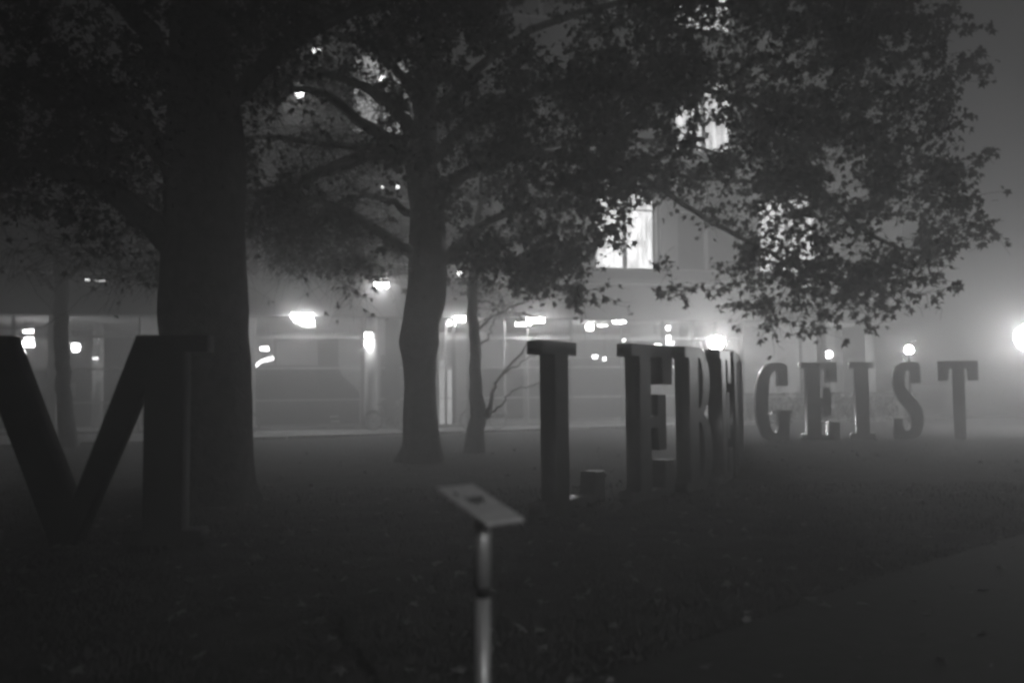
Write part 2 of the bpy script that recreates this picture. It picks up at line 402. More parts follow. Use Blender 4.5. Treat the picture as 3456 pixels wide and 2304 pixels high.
def window_light(x, y, off, e, r, label):  # small glows stand for window lamps behind leaves; the brackets are added
    u, z = uz(x, y, off); p = BP((u, off, z)); t = empty('window_light', tuple(p), AL)
    b = MB(); b.box(-.06, .06, r*.5, off+.02 if off > 0 else .4, -.04, .04); b.build('bracket', M['frame'], t)
    b = MB(); b.lathe((0, 0, 0), [(r*.3, -r), (r*.8, -r*.6), (r, 0), (r*.8, r*.6), (r*.3, r)], 12); b.build('glow_glass', emit(e), t, smooth=True)
    tag(t, label, 'lamp', UGp)
for a in ((1058, 172, .9, 9, .08, 'left of a pair of tiny window lights highest among the branches'),
          (1076, 172, .9, 9, .08, 'right of a pair of tiny window lights highest among the branches'),
          (1291, 270, .3, 16, .13, 'round window light seen among branches above the lit stairwell window'),
          (1010, 315, .5, 20, .16, 'brightest small window light high up among the curving limbs'),
          (1291, 632, .3, 5, .055, 'left of two window lights beside the upper middle trunk'),
          (1343, 632, .3, 7, .075, 'right of two window lights beside the upper middle trunk'),
          (1552, 922, .3, 12, .1, 'window light glinting right of the middle trunk fork'),
          (2716, 968, .5, 14, .1, 'window light glinting under the right hand hanging leaves')):
    window_light(*a)

def post_lamp(x, y, Y, e, r, label):
    p = at(x, y, Y); t = empty('post_lamp', (p.x, p.y, 0)); h = p.z
    b = MB(); b.lathe((0, 0, 0), [(.11, 0), (.11, .25), (.06, .32), (.045, h-r-.1), (.08, h-r-.06), (.08, h-r+.02)], 14); b.build('post', M['post'], t, smooth=True)
    b = MB(); b.lathe((0, 0, h), [(r*math.sin(a), -r*math.cos(a)) for a in [R(18+k*14.4) for k in range(11)]], 20); b.build('globe', emit(e), t, smooth=True)
    b = MB(); b.lathe((0, 0, h+r*.93), [(r*.45, 0), (r*.3, .05), (.02, .08)], 14); b.build('cap', M['post'], t, smooth=True)
    tag(t, label, 'street lamp', 'globe lamps on low posts')
post_lamp(3474, 1138, 27, 150, .43, 'glaring globe lamp on a post at the right edge beyond the last letter T')
post_lamp(3068, 1180, 31, 260, .15, 'round globe lamp above the letter S of the far word')
post_lamp(2796, 1196, 36.2, 75, .16, 'globe lamp half hidden by a dark column above the far letter E')
post_lamp(2419, 1157, 31.0, 280, .26, 'bright globe lamp right behind the crowded tall letters')

t = empty('street_lamp', (5.3, -10, 0)); tag(t, 'tall hooded street lamp standing beside the path behind the viewer', 'street lamp')
b = MB(); b.lathe((0, 0, 0), [(.12, 0), (.12, .4), (.07, .5), (.05, 6.2)], 14); b.build('post', M['post'], t, smooth=True)
b = MB(); b.tube([(0, 0, 6.15), (-.1, .3, 6.35), (-.25, .75, 6.4)], .04, 8); b.build('arm', M['post'], t, smooth=True)
b = MB(); b.box(-.55, .05, .6, 1.3, 6.30, 6.42); b.box(-.57, -.54, .6, 1.3, 5.98, 6.42); b.box(.04, .07, .6, 1.3, 6.12, 6.42); b.box(-.57, .07, 1.29, 1.32, 6.18, 6.42); b.box(-.57, .07, .58, .61, 6.1, 6.42)
b.build('hood', M['post'], t)  # unseen hood, added and shaped to keep lamp light off the crowns
b = MB(); b.tube([(-.25, .95, 6.22), (-.25, .95, 6.29)], .22, 16); b.build('lens', emit(1800), t)

# ------------------------------------------------------------------ letters
H = 2.1; TH = .23
def serif_stem(x0, w, ov=.07, sh=.08):
    return x0, x0+w
s0, s1, SH = .07, .25, .08
GL = {}
GL['I'] = [[(0, 1), (.32, 1), (.32, .92), (s1, .92), (s1, SH), (.32, SH), (.32, 0), (0, 0), (0, SH), (s0, SH), (s0, .92), (0, .92)]]
GL['L'] = [[(0, 1), (.39, 1), (.39, .92), (.289, .92), (.289, .07), (.59, .07), (.61, .2), (.73, .2), (.74, 0), (0, 0), (0, SH), (.136, SH), (.136, .92), (0, .92)]]
GL['e'] = [[(0, 1), (.56, 1), (.56, .74), (.42, .74), (.41, .92), (.25, .92), (.25, .54), (.335, .54), (.345, .675), (.46, .675), (.46, .315), (.345, .315), (.335, .46), (.25, .46), (.25, .07), (.42, .07), (.43, .24), (.57, .24), (.57, 0), (0, 0), (0, SH), (.1, SH), (.1, .92), (0, .92)]]
GL['E'] = [[(0, 1), (.47, 1), (.47, .74), (.335, .74), (.325, .92), (s1, .92), (s1, .54), (.275, .54), (.285, .675), (.385, .675), (.385, .315), (.285, .315), (.275, .46), (s1, .46), (s1, .07), (.34, .07), (.35, .24), (.49, .24), (.49, 0), (0, 0), (0, SH), (s0, SH), (s0, .92), (0, .92)]]
GL['T'] = [[(0, 1), (.567, 1), (.567, .75), (.425, .75), (.405, .9), (.375, .9), (.375, 0), (.205, 0), (.205, .9), (.17, .9), (.142, .75), (0, .75)]]
GL['N'] = [[(0, 1), (.27, 1), (.46, .42), (.46, .92), (.39, .92), (.39, 1), (.61, 1), (.61, .92), (.54, .92), (.54, 0), (.40, 0), (.15, .70), (.15, SH), (.22, SH), (.22, 0), (0, 0), (0, SH), (s0, SH), (s0, .92), (0, .92)]]
def arc(cx, cz, rx, rz, a0, a1, n=10):
    return [(cx+rx*math.cos(R(a0+(a1-a0)*k/n)), cz+rz*math.sin(R(a0+(a1-a0)*k/n))) for k in range(n+1)]
GL['B'] = [[(0, 1), (.28, 1)] + arc(.28, .76, .2, .24, 90, -70, 12) + arc(.28, .27, .24, .27, 70, -90, 12) + [(0, 0), (0, SH), (s0, SH), (s0, .92), (0, .92)],
           [(s1, .93)] + arc(.25, .75, .085, .18, 90, -90, 8) + [(s1, .57)], [(s1, .48)] + arc(.25, .275, .105, .205, 90, -90, 8) + [(s1, .07)]]
GL['D'] = [[(0, 1), (.26, 1)] + arc(.26, .5, .26, .5, 90, -90, 20) + [(0, 0), (0, SH), (s0, SH), (s0, .92), (0, .92)],
           [(s1, .93)] + arc(.25, .5, .11, .43, 90, -90, 14) + [(s1, .07)]]
def px(l, x0, y0, sc): return [((x-x0)/sc, 1-(y-y0)/sc) for x, y in l]
GL['S'] = [px([(1590, 640), (1590, 780), (1508, 780), (1508, 700), (1495, 675), (1475, 690), (1465, 740), (1470, 800), (1500, 850), (1560, 910), (1595, 970), (1608, 1040), (1600, 1110), (1575, 1170), (1530, 1198), (1450, 1205), (1365, 1205), (1365, 1045), (1440, 1045), (1442, 1110), (1460, 1140), (1490, 1130), (1505, 1090), (1500, 1040), (1480, 990), (1420, 920), (1380, 850), (1365, 770), (1370, 700), (1395, 650), (1440, 622), (1530, 615), (1575, 622)], 1365, 615, 590)]
GL['G'] = [px([(575, 645), (578, 800), (500, 800), (500, 710), (492, 683), (465, 700), (447, 734), (436, 800), (431, 870), (430, 1000), (440, 1100), (460, 1150), (485, 1155), (500, 1110), (500, 1012), (468, 1005), (468, 982), (605, 982), (605, 1005), (585, 1015), (580, 1212), (430, 1212), (380, 1175), (345, 1090), (330, 980), (332, 880), (345, 780), (370, 700), (405, 650), (450, 625), (540, 622)], 330, 622, 590)]
GL['M'] = [[(-.60, 1), (-.305, 1), (0, .22), (.285, 1), (.62, 1), (.62, .92), (.51, .92), (.51, SH), (.60, SH), (.60, 0), (.235, 0), (.235, SH), (.325, SH), (.325, .757), (.011, 0), (-.087, 0), (-.44, .90), (-.44, SH), (-.36, SH), (-.36, 0), (-.60, 0), (-.60, SH), (-.51, SH), (-.51, .92), (-.60, .92)]]
_gm = {}
def glyph(ch):
    if ch in _gm: return _gm[ch]
    cu = bpy.data.curves.new('glyph', 'CURVE'); cu.dimensions = '2D'; cu.fill_mode = 'BOTH'
    cu.extrude = TH/2-.012; cu.bevel_depth = .012; cu.bevel_resolution = 1; cu.offset = -.012
    for pts in GL[ch]:
        sp = cu.splines.new('POLY'); sp.points.add(len(pts)-1)
        for q, (x, z) in zip(sp.points, pts): q.co = (x*H, z*H, 0, 1)
        sp.use_cyclic_u = True
    ob = bpy.data.objects.new('glyph', cu); COL.objects.link(ob)
    dg = bpy.context.evaluated_depsgraph_get(); me = bpy.data.meshes.new_from_object(ob.evaluated_get(dg))
    bpy.data.objects.remove(ob); me.materials.clear(); me.materials.append(M['letter'])
    me.transform(Matrix.Rotation(R(90), 4, 'X'))      # z up, front faces -Y
    me.name = 'letter_'+ch.lower()+'_mesh'; _gm[ch] = me
    return me
def letter(ch, p, phi, s, label, group):
    """p: ground point where local x = s (in H) on the front plane; phi: heading of the reading direction from +Y"""
    o = bpy.data.objects.new('letter', glyph(ch)); COL.objects.link(o)
    d = Vector((math.sin(phi), math.cos(phi), 0)); n = Vector((math.cos(phi), -math.sin(phi), 0))
    o.location = Vector((p[0], p[1], .02)) - d*(s*H) - n*(TH/2)
    o.rotation_euler = (0, 0, math.pi/2-phi)
    return tag(o, label, 'letter', group)
GN, GF = 'letters of the long curved word', 'letters of the far word GEIST'
pm_ = at(247, 1300, 8.2)
_o = letter('M', (pm_.x, pm_.y), R(87), 0, 'big dark metal letter M close by in front of the big trunk', 'letters of the nearest word'); _o.data.materials[0] = M['shadedletter']
P = [('L', 1875, 10.05, 34), ('e', 2160, 10.95, 37), ('B', 2327, 11.95, 33)]
lab = {'L': 'tall metal letter L standing alone right of the info stand', 'e': 'tall metal letter E right beside the tall letter L', 'B': 'tall metal letter B between two tall letters E'}
for ch, x, Y, ph in P:
    q = at(x, 1300, Y); letter(ch, (q.x, q.y), R(ph), {'L': .136, 'e': .1}.get(ch, s0), lab[ch], GN)
seq = [('E', 2437, 12.95, 24, 'second tall metal letter E squeezed just behind the letter B'),
       ('N', 2480, 14.0, 18, 'tall metal letter N seen edge on behind the second letter E'),
       ('D', 2494, 15.2, 16, 'tall metal letter D seen edge on between the letters N and I'),
       ('I', 2501, 16.3, 15.6, 'tall metal letter I seen edge on in the crowded row'),
       ('G', 2504, 17.3, 15.6, 'tall metal letter G seen edge on deep in the crowded row'),
       ('E', 2506, 18.6, 15.6, 'last but one metal letter E hidden deep in the crowded row'),
       ('N', 2507, 19.9, 15.6, 'last metal letter N at the far end of the crowded row')]
for ch, x, Y, ph, lb in seq:
    q = at(x, 1300, Y); letter(ch, (q.x, q.y), R(ph), s0, lb, GN)
for ch, x, Y, ph, sx, lb in (('G', 2548, 22.4, 94, 1, 'metal letter G that begins the far word'), ('E', 2705, 22.3, 88, 1, 'metal letter E after the G of the far word'),
                         ('I', 2868, 22.6, 102, .93, 'metal letter I in the middle of the far word'), ('S', 3012, 22.6, 108, .88, 'metal letter S below the round globe lamp'),
                         ('T', 3166, 22.2, 116, .80, 'metal letter T that ends the far word')):
    q = at(x, 1300, Y); o = letter(ch, (q.x, q.y), R(ph), 0, lb, GF); o.scale = (sx, 1, 1)

# ------------------------------------------------------------------ info stand
ps = at(1630, 1700, 3.0); pb = at(1624, 2300, 3.0)
st = empty('info_stand', (ps.x, ps.y, 0)); tag(st, 'slim steel info stand with a small slanting board on the lawn', 'info stand')
zt = ps.z-.02
b = MB()
b.tube([(-.004, 0, 0), (-.004, 0, zt-.31)], .027, 24); b.tube([(-.002, 0, zt-.27), (-.002, 0, zt)], .029, 24)
b.build('pole', M['steel'], st, smooth=True)
b = MB(); b.tube([(-.004, 0, zt-.31), (-.003, 0, zt-.27)], .024, 16); b.build('collar', M['ink'], st, smooth=True)
b = MB(); b.tube([(0, -.03, zt-.29), (.02, -.06, zt-.285)], .011, 10); b.build('clamp_knob', M['frame'], st, smooth=True)
b = MB(); b.lathe((-.012, 0, 0), [(.09, .0), (.09, .05), (.03, .055)], 20); b.build('base_plate', M['steel'], st)
u_ = Vector((.79, .61, 0)); v_ = Vector((.586, -.759, -.28)).normalized(); w_ = u_.cross(v_)*-1
if w_.z < 0: w_ = -w_
c_ = at(1617, 1706, 3.0) - Vector((ps.x, ps.y, 0))
def plate(name, a0, a1, b0, b1, t0, t1, m, parent, bevel=0):
    q = MB(); q.box(a0, a1, b0, b1, t0, t1, lambda v: c_+u_*v.x+v_*v.y+w_*v.z); return q.build(name, m, parent, bevel=bevel)
bd = plate('board', -.082, .082, -.165, .165, 0, .014, M['board'], st, .004)
for i, (a, l) in enumerate(((-.035, .05), (-.02, .06), (-.005, .05), (.01, .055), (.025, .03))):
    plate('text_line', a, a+.010, -.05+.01*(i % 2), -.05+.01*(i % 2)+l, .0145, .0155, M['ink'], bd)
plate('text_block', -.055, -.043, -.10, -.07, .0145, .0155, M['ink'], bd)
plate('support_bracket', -.03, .03, -.05, .06, -.02, -.001, M['frame'], st)

# ------------------------------------------------------------------ trees
def leaf_mesh(k, m):
    rnd = random.Random(k); pts = []
    n = 5; angs = [-125, -65, 0, 65, 125]; rad = [.55, .85, 1, .85, .55]
    pts.append((0, -.35))
    for i in range(n):
        a = R(90-angs[n-1-i]) if False else R(90+angs[i]*-1)
        r = rad[i]*rnd.uniform(.85, 1.1)
        if i: 
            am = R(90-(angs[i]+angs[i-1])/2); pts.append((math.cos(am)*.38, math.sin(am)*.38))
        pts.append((math.cos(a)*r, math.sin(a)*r))
    # ordered by angle around the centre
    pts = sorted(pts, key=lambda p: math.atan2(p[1], p[0]))
    s = .085
    vs = [(0, 0, 0)] + [(x*s, (y+.2)*s, -abs(x)*s*rnd.uniform(.1, .45)+rnd.uniform(-.008, .008)) for x, y in pts]
    fs = [(0, i+1, (i+1) % len(pts)+1) for i in range(len(pts))]
    me = bpy.data.meshes.new('leaf'); me.from_pydata(vs, [], fs); me.update(); me.materials.append(m)
    return me
LM = [leaf_mesh(k, M['leaf']) for k in range(6)]
LV = [([v.co.copy() for v in me.vertices], [tuple(p.vertices) for p in me.polygons]) for me in LM]

class Tree:
    def __init__(s, name, base, label, seed, group=None):
        s.t = empty(name, tuple(base)); tag(s.t, label, 'tree', group); s.base = Vector(base); s.rnd = random.Random(seed)
        s.nodes = []            # (pos, radius) attachable skeleton
        s.tw = MB(); s.leaves = []
    def limb(s, pts, rad, name='limb', n=9, wob=.0, attach=True):
        # smooth the polyline with Catmull-Rom, add a little kink
        P = [Vector(p) for p in pts]; Q, RR = [], []
        P2 = [P[0]*2-P[1]] + P + [P[-1]*2-P[-2]]
        for i in range(1, len(P2)-2):
            for k in range(5):
                t = k/5; a, b, c, d = P2[i-1:i+3]
                q = .5*((2*b)+(c-a)*t+(2*a-5*b+4*c-d)*t*t+(3*b-a-3*c+d)*t**3)
                r = rad[i-1]+(rad[i]-rad[i-1])*t
                if r < .2: q += Vector((s.rnd.gauss(0, 1), s.rnd.gauss(0, 1), s.rnd.gauss(0, 1)))*.02
                Q.append(q); RR.append(r)
        Q.append(P[-1]); RR.append(rad[-1])
        b = MB(); b.tube([q-s.base for q in Q], RR, n, wob=wob); o = b.build(name, M['bark'], s.t, smooth=True)
        if attach: s.nodes += list(zip(Q, RR))
        return o
    def twig(s, p0, p1, r0, r1, sag=.12, k=6, n=4):
        d = p1-p0; pts = []
        j = d.length*.06
        off = Vector((s.rnd.uniform(-1, 1), s.rnd.uniform(-1, 1), s.rnd.uniform(-.3, 1)))*d.length*sag
        for i in range(k+1):
            t = i/k; q = p0+d*t+off*math.sin(math.pi*t)
            if 0 < i < k: q += Vector((s.rnd.gauss(0, 1), s.rnd.gauss(0, 1), s.rnd.gauss(0, 1)))*j*.35
            pts.append(q)
        rr = [r0+(r1-r0)*(i/k) for i in range(k+1)]
        s.tw.tube([q-s.base for q in pts], rr, n, cap=False)
        return list(zip(pts, rr))
    def cluster(s, c, nl, spread, lsize=1, ntw=4):
        if nl < 10: ntw = 8
        """attach one spray of twigs with leaves at c"""
        best = min(s.nodes, key=lambda nr: (nr[0]-c).length_squared + (0 if nr[1] > .012 else .5))
        p0, r0 = best; L = (c-p0).length
        ra = min(r0*.7, .006+.011*L)
        ch = s.twig(p0, c, ra, .005, k=max(4, int(L*4)))
        s.nodes += ch[1::2]
        ends = []
        for _ in range(ntw):
            b0, br = s.rnd.choice(ch[len(ch)//3:])
            e = b0 + Vector((s.rnd.gauss(0, 1), s.rnd.gauss(0, 1), s.rnd.gauss(-.25, .8)))*spread
            ends += s.twig(b0, e, min(br, .006), .0025, k=4, n=3)
        allp = ends + ch[len(ch)//2:]
        for _ in range(nl):
            q, _r = s.rnd.choice(allp)
            q = q + Vector((s.rnd.gauss(0, 1), s.rnd.gauss(0, 1), s.rnd.gauss(0, 1)))*spread*.2
            s.leaves.append((q, lsize*s.rnd.uniform(.65, 1.2)))
    def fill(s, ells, lsize=1, gaps=()):
        pts = []
        for (c, rx, ry, rz, n, nl, sp) in ells:
            k = 0
            while k < n:
                v = Vector((s.rnd.uniform(-1, 1), s.rnd.uniform(-1, 1), s.rnd.uniform(-1, 1)))
                if v.length > 1: continue
                k += 1
                q = Vector(c)+Vector((v.x*rx, v.y*ry, v.z*rz))
                if any(((q-g[0]).x/g[1])**2+((q-g[0]).z/g[2])**2 < 1 for g in gaps): continue
                if noise.noise(q*.75) < -.28: continue          # natural gaps between sprays
                pts.append((q, nl, sp))
        root = s.nodes[0][0]
        pts.sort(key=lambda a: min((a[0]-nr[0]).length_squared for nr in s.nodes[::4]))
        for q, nl, sp in pts: s.cluster(q, max(1, int(nl*s.rnd.uniform(.6, 1.4))), sp, lsize)
    def finish(s, singles=300):
        if s.tw.v:
            o = s.tw.build('twigs', M['bark'], s.t); o['kind'] = 'stuff'
        mats = []
        for q, sz in s.leaves:
            # leaves hang: local y (tip) points mostly down, face turned at random
            rot = Matrix.Rotation(s.rnd.uniform(0, 2*math.pi), 3, 'Z') @ Matrix.Rotation(R(s.rnd.gauss(-75, 38)), 3, 'X') @ Matrix.Rotation(s.rnd.uniform(-1, 1), 3, 'Z')
            mats.append((q, rot, sz, s.rnd.randrange(6)))
        inv = CM.to_3x3().transposed()
        def shown(a):
            d = inv @ (a[0]-Vector((0, 0, 1.6)))
            if d.z > -1: return 99
            x, y = d.x/-d.z, d.y/-d.z
            return -d.z if abs(x) < .6 and abs(y) < .4 else 99-d.z
        order = sorted(range(len(mats)), key=lambda i: shown(mats[i]))
        first = order[:singles]; rest = order[singles:]
        for i in first:
            q, rot, sz, k = mats[i]
            o = bpy.data.objects.new('leaf', LM[k]); COL.objects.link(o); o.parent = s.t
            o.matrix_local = Matrix.Translation(q-s.base) @ (rot*sz).to_4x4()
        b = MB()
        for i in rest:
            q, rot, sz, k = mats[i]; vs, fs = LV[k]
            b.add([q-s.base+rot @ (v*sz) for v in vs], fs)
        if b.v:
            o = b.build('foliage', M['leaf'], s.t); o['kind'] = 'stuff'

# --- middle plane tree whose crown fills the right half
def V(x, y, Y): return at(x, y, Y)
bb = gnd(1420, 1562); YB = bb.y
TB = Tree('plane_tree', (bb.x, bb.y, 0), 'middle plane tree with knobbly trunk and a wide leafy crown over the letters', 11)
f = YB/F
TB.limb([(bb.x, bb.y, -.1), V(1424, 1500, YB), V(1418, 1400, YB), V(1416, 1290, YB), V(1415, 1215, YB), V(1414, 1156, YB), V(1420, 1085, YB), V(1438, 1000, YB), V(1443, 890, YB), V(1440, 720, YB), V(1425, 560, YB), V(1440, 350, YB), V(1460, 100, YB+.4), V(1480, -200, YB+1)],
        [88*f, 64*f, 56*f, 52*f, 57*f, 69*f, 60*f, 68*f, 66*f, 56*f, 54*f, 36*f, 26*f, 14*f], 'trunk', 56, wob=.06)
fl = lambda l, r, n=8: TB.limb(l, [a*f*.85 for a in r], n=n)
fl([V(1410, 545, YB), V(1280, 517, YB-.6), V(1100, 575, YB-1.1), V(958, 632, YB-1.5), V(800, 660, YB-2)], [40, 30, 22, 15, 7])
fl([V(1400, 520, YB), V(1274, 500, YB-.2), V(1100, 487, YB-.3), V(900, 465, YB-.5), V(740, 470, YB-.8)], [20, 15, 12, 9, 5])
fl([V(1420, 560, YB), V(1303, 470, YB+.3), V(1190, 390, YB+.2), V(1110, 325, YB), V(1000, 300, YB-.2), V(860, 310, YB-.4)], [40, 27, 22, 18, 12, 6])
fl([V(1430, 480, YB), V(1330, 370, YB-.4), V(1210, 285, YB-.7), V(1060, 248, YB-1), V(900, 290, YB-1.2)], [34, 24, 18, 13, 6])
fl([V(1435, 400, YB), V(1360, 260, YB+.3), V(1250, 160, YB+.5), V(1100, 110, YB+.3), V(950, 150, YB)], [28, 20, 15, 10, 5])
fl([V(1440, 890, YB), V(1350, 830, YB-.2), V(1240, 755, YB-.4), V(1120, 690, YB-.5), V(980, 660, YB-.8)], [34, 24, 19, 13, 7])
fl([V(1445, 760, YB), V(1350, 700, YB+.3), V(1230, 660, YB+.4), V(1130, 690, YB+.2), V(1040, 760, YB)], [22, 15, 11, 8, 4])
fl([V(1470, 900, YB), V(1560, 820, YB-.2), V(1660, 740, YB-.5), V(1800, 690, YB-.8), V(1960, 700, YB-1)], [28, 20, 15, 11, 6])
fl([V(1450, 700, YB), V(1600, 570, YB-.6), V(1850, 520, YB-1.2), V(2120, 560, YB-1.8), V(2335, 597, YB-2.2), V(2560, 620, YB-2.6), V(2800, 700, YB-3)], [28, 19, 14, 11, 8, 6, 4])
fl([V(1440, 560, YB), V(1600, 400, YB-.5), V(1850, 300, YB-1), V(2150, 280, YB-1.6), V(2500, 330, YB-2), V(2850, 430, YB-2.2), V(3150, 560, YB-2.5)], [30, 21, 16, 12, 9, 7, 4])
fl([V(1445, 420, YB), V(1650, 200, YB), V(1900, 60, YB-.3), V(2250, 0, YB-.8), V(2650, 60, YB-1), V(3050, 200, YB-1.2)], [26, 18, 14, 10, 7, 4])
fl([V(1450, 640, YB), V(1620, 560, YB+1), V(1900, 480, YB+2), V(2250, 480, YB+2.6), V(2600, 560, YB+3)], [26, 18, 12, 9, 5])
fl([V(2120, 560, YB-1.8), V(2350, 720, YB-2.4), V(2600, 860, YB-2.8), V(2850, 960, YB-3.2)], [12, 9, 7, 4], 6)
fl([V(2500, 330, YB-2), V(2750, 620, YB-2.6), V(2950, 800, YB-3), V(3150, 860, YB-3.1)], [12, 9, 7, 4], 6)
def EL(x, y, Y, rx, ry, rz, n, nl, sp): return (V(x, y, Y), rx, ry, rz, n, nl, sp)
gaps = [(V(3020, 780, 13.6), .55, .35), (V(2840, 560, 13.8), .3, .25), (V(2165, 850, 13.6), .3, .3), (V(2330, 800, 13.6), .55, .5), (V(2440, 420, 13.6), .3, .16)]
TB.fill([
    EL(2900, 250, 14.2, 1.8, 2.0, 1.7, 165, 22, .26),
    EL(2860, 20, 14.2, 1.4, 2.0, 1.6, 95, 26, .26),
    EL(2950, 600, 13.9, 2.0, 1.8, 1.0, 140, 20, .25),
    EL(3060, 800, 13.6, 1.65, 1.5, .8, 62, 14, .22),
    EL(2900, 980, 13.3, 1.7, 1.4, .75, 80, 13, .22),
    EL(3000, 1060, 13.3, 1.2, 1.0, .35, 16, 12, .2),
    EL(2620, 900, 13.6, 1.2, 1.3, .85, 56, 15, .22),
    EL(2700, 1080, 13.4, .8, .8, .35, 8, 9, .18),
    EL(2560, 520, 14.0, 1.6, 1.8, 1.2, 130, 20, .25),
    EL(2500, 120, 14.4, 2.4, 2.2, 1.8, 220, 27, .27),
    EL(2170, 420, 14.4, 1.9, 2.2, 1.2, 165, 25, .26),
    EL(2030, 660, 14.2, 1.1, 1.4, .45, 46, 15, .24),
    EL(2000, 80, 15, 2.4, 2.2, 1.8, 210, 27, .28),
    EL(1800, 480, 15, 1.7, 2.0, 1.4, 150, 21, .27),
    EL(1780, 820, 14.6, 1.3, 1.4, .9, 100, 17, .24),
    EL(1950, 950, 14.0, 1.2, 1.0, .45, 44, 15, .24),
    EL(2055, 790, 13.8, .35, .5, .5, 16, 10, .2),
    EL(2330, 960, 13.6, 1.3, 1.0, .4, 18, 12, .2),
    EL(1570, 230, 15.4, 1.6, 2.0, 1.9, 140, 20, .28),
    EL(1620, 680, 15.4, 1.0, 1.3, 1.1, 70, 12, .26),
    EL(1150, 30, 15, 2.4, 2.0, 1.2, 150, 14, .3),
    EL(1130, 420, 15.6, 1.5, 1.4, 1.3, 150, 2, .42), EL(1430, 350, 14.6, .9, .8, 1.6, 80, 14, .27), EL(1000, 230, 15, 1.0, 1.2, .6, 60, 3, .4),
    EL(1120, 800, 15.6, 1.4, 1.2, .9, 200, 3, .42),
    EL(1020, 680, 15.3, 1.2, 1.2, .9, 110, 4, .36),
    EL(1230, 950, 15.6, .9, 1.0, .5, 70, 4, .34),
], lsize=1.15, gaps=gaps)
TB.finish()

# --- big near trunk on the left
ba = gnd(700, 1695); YA = ba.y; f = YA/F
TA = Tree('plane_tree', (ba.x, ba.y, 0), 'massive dark trunk of the nearest tree behind the letter M', 5)
TA.limb([(ba.x, ba.y, -.1), V(700, 1660, YA), V(700, 1590, YA), V(700, 1450, YA), V(697, 1300, YA), V(696, 1180, YA), V(690, 1060, YA), V(688, 900, YA), V(690, 700, YA), V(690, 480, YA), V(680, 250, YA), V(670, 0, YA+.3), V(660, -400, YA+.8)],
        [182*f, 165*f, 154*f, 145*f, 142*f, 143*f, 146*f, 138*f, 134*f, 128*f, 110*f, 90*f, 50*f], 'trunk', 72, wob=.07)
fl([V(640, 900, YA), V(500, 740, YA-.4), V(330, 620, YA-.9), V(120, 560, YA-1.4), V(-150, 600, YA-1.8)], [60, 48, 36, 26, 14], 12)
fl([V(650, 650, YA), V(480, 430, YA+.5), V(250, 300, YA+1), V(0, 250, YA+1.4)], [60, 46, 32, 18], 12)
fl([V(700, 500, YA), V(560, 200, YA-1), V(400, 0, YA-1.8), V(200, -150, YA-2.4)], [56, 44, 32, 18], 12)
fl([V(700, 450, YA), V(850, 260, YA-.6), V(1050, 100, YA-1), V(1300, 0, YA-1.4)], [50, 36, 26, 14], 10)
TA.fill([
    EL(150, 150, 10, 2.2, 2.2, 1.8, 170, 20, .27),
    EL(550, 50, 10, 1.9, 2.2, 1.2, 130, 22, .27),
    EL(150, 600, 10.5, 1.7, 1.8, 1.1, 110, 12, .28),
    EL(-50, 400, 9, 1.4, 1.6, 1.6, 60, 18, .28),
    EL(480, 480, 11.5, 1.3, 1.6, 1.2, 90, 14, .27),
    EL(1050, -20, 10.5, 1.7, 1.6, .6, 60, 16, .27),
    EL(820, 330, 12.5, .7, 1.5, 1.0, 44, 10, .27),
    EL(1350, -20, 11, 1.6, 1.6, .7, 60, 20, .27),
    EL(880, 700, 13.0, .7, 1.0, .9, 36, 6, .3),
    EL(330, 880, 12.5, 1.7, 1.2, .4, 50, 2, .36), EL(650, 900, 12.8, .9, .8, .3, 30, 3, .3),
])
TA.finish()

# --- thin trees
bc = gnd(1600, 1530); YC = bc.y; f = .82*YC/F
TC = Tree('young_tree', (bc.x, bc.y, 0), 'thin young tree with a low fork between the middle trunk and the tall letter L', 3)
TC.limb([(bc.x, bc.y, -.1), V(1604, 1460, YC), V(1612, 1390, YC), V(1606, 1280, YC), V(1602, 1150, YC), V(1598, 1020, YC), V(1600, 880, YC), V(1620, 700, YC), V(1630, 500, YC)], [48*f, 36*f, 34*f, 25*f, 23*f, 21*f, 16*f, 10*f, 4*f], 'trunk', 14, wob=.05)
fl([V(1612, 1390, YC), V(1650, 1400, YC-.1), V(1662, 1330, YC-.2), V(1690, 1270, YC-.3), V(1760, 1190, YC-.5), V(1810, 1130, YC-.7)], [22, 16, 7, 5.5, 4, 2], 6)
fl([V(1690, 1270, YC-.3), V(1740, 1236, YC-.4), V(1790, 1205, YC-.5), V(1860, 1180, YC-.6)], [5, 4, 3, 1.5], 5)
fl([V(1640, 1405, YC), V(1690, 1370, YC-.3), V(1730, 1320, YC-.3), V(1800, 1300, YC-.4), V(1880, 1270, YC-.5)], [8, 4.5, 3.5, 2.5, 1.5], 5)
fl([V(1600, 1130, YC), V(1640, 1090, YC), V(1700, 1050, YC), V(1790, 1010, YC-.3)], [8, 6, 4, 2], 5)
fl([V(1600, 1180, YC), V(1650, 1130, YC+.2), V(1665, 1080, YC+.2), V(1720, 1020, YC+.2)], [6, 4, 3, 1.5], 5)
fl([V(1600, 1000, YC), V(1540, 900, YC), V(1500, 800, YC)], [8, 5, 2], 5)
TC.fill([EL(1660, 880, YC, 1.2, 1.0, 1.3, 50, 9, .24), EL(1650, 560, YC, 1.4, 1.2, 1.2, 60, 12, .25), EL(1720, 1060, YC-.3, .7, .5, .35, 8, 3, .22)])
TC.finish(200)
bd_ = gnd(232, 1512); YD = bd_.y; f = YD/F
TD = Tree('young_tree', (bd_.x, bd_.y, 0), 'thin leftmost tree between the two slanting strokes of the letter M', 4)
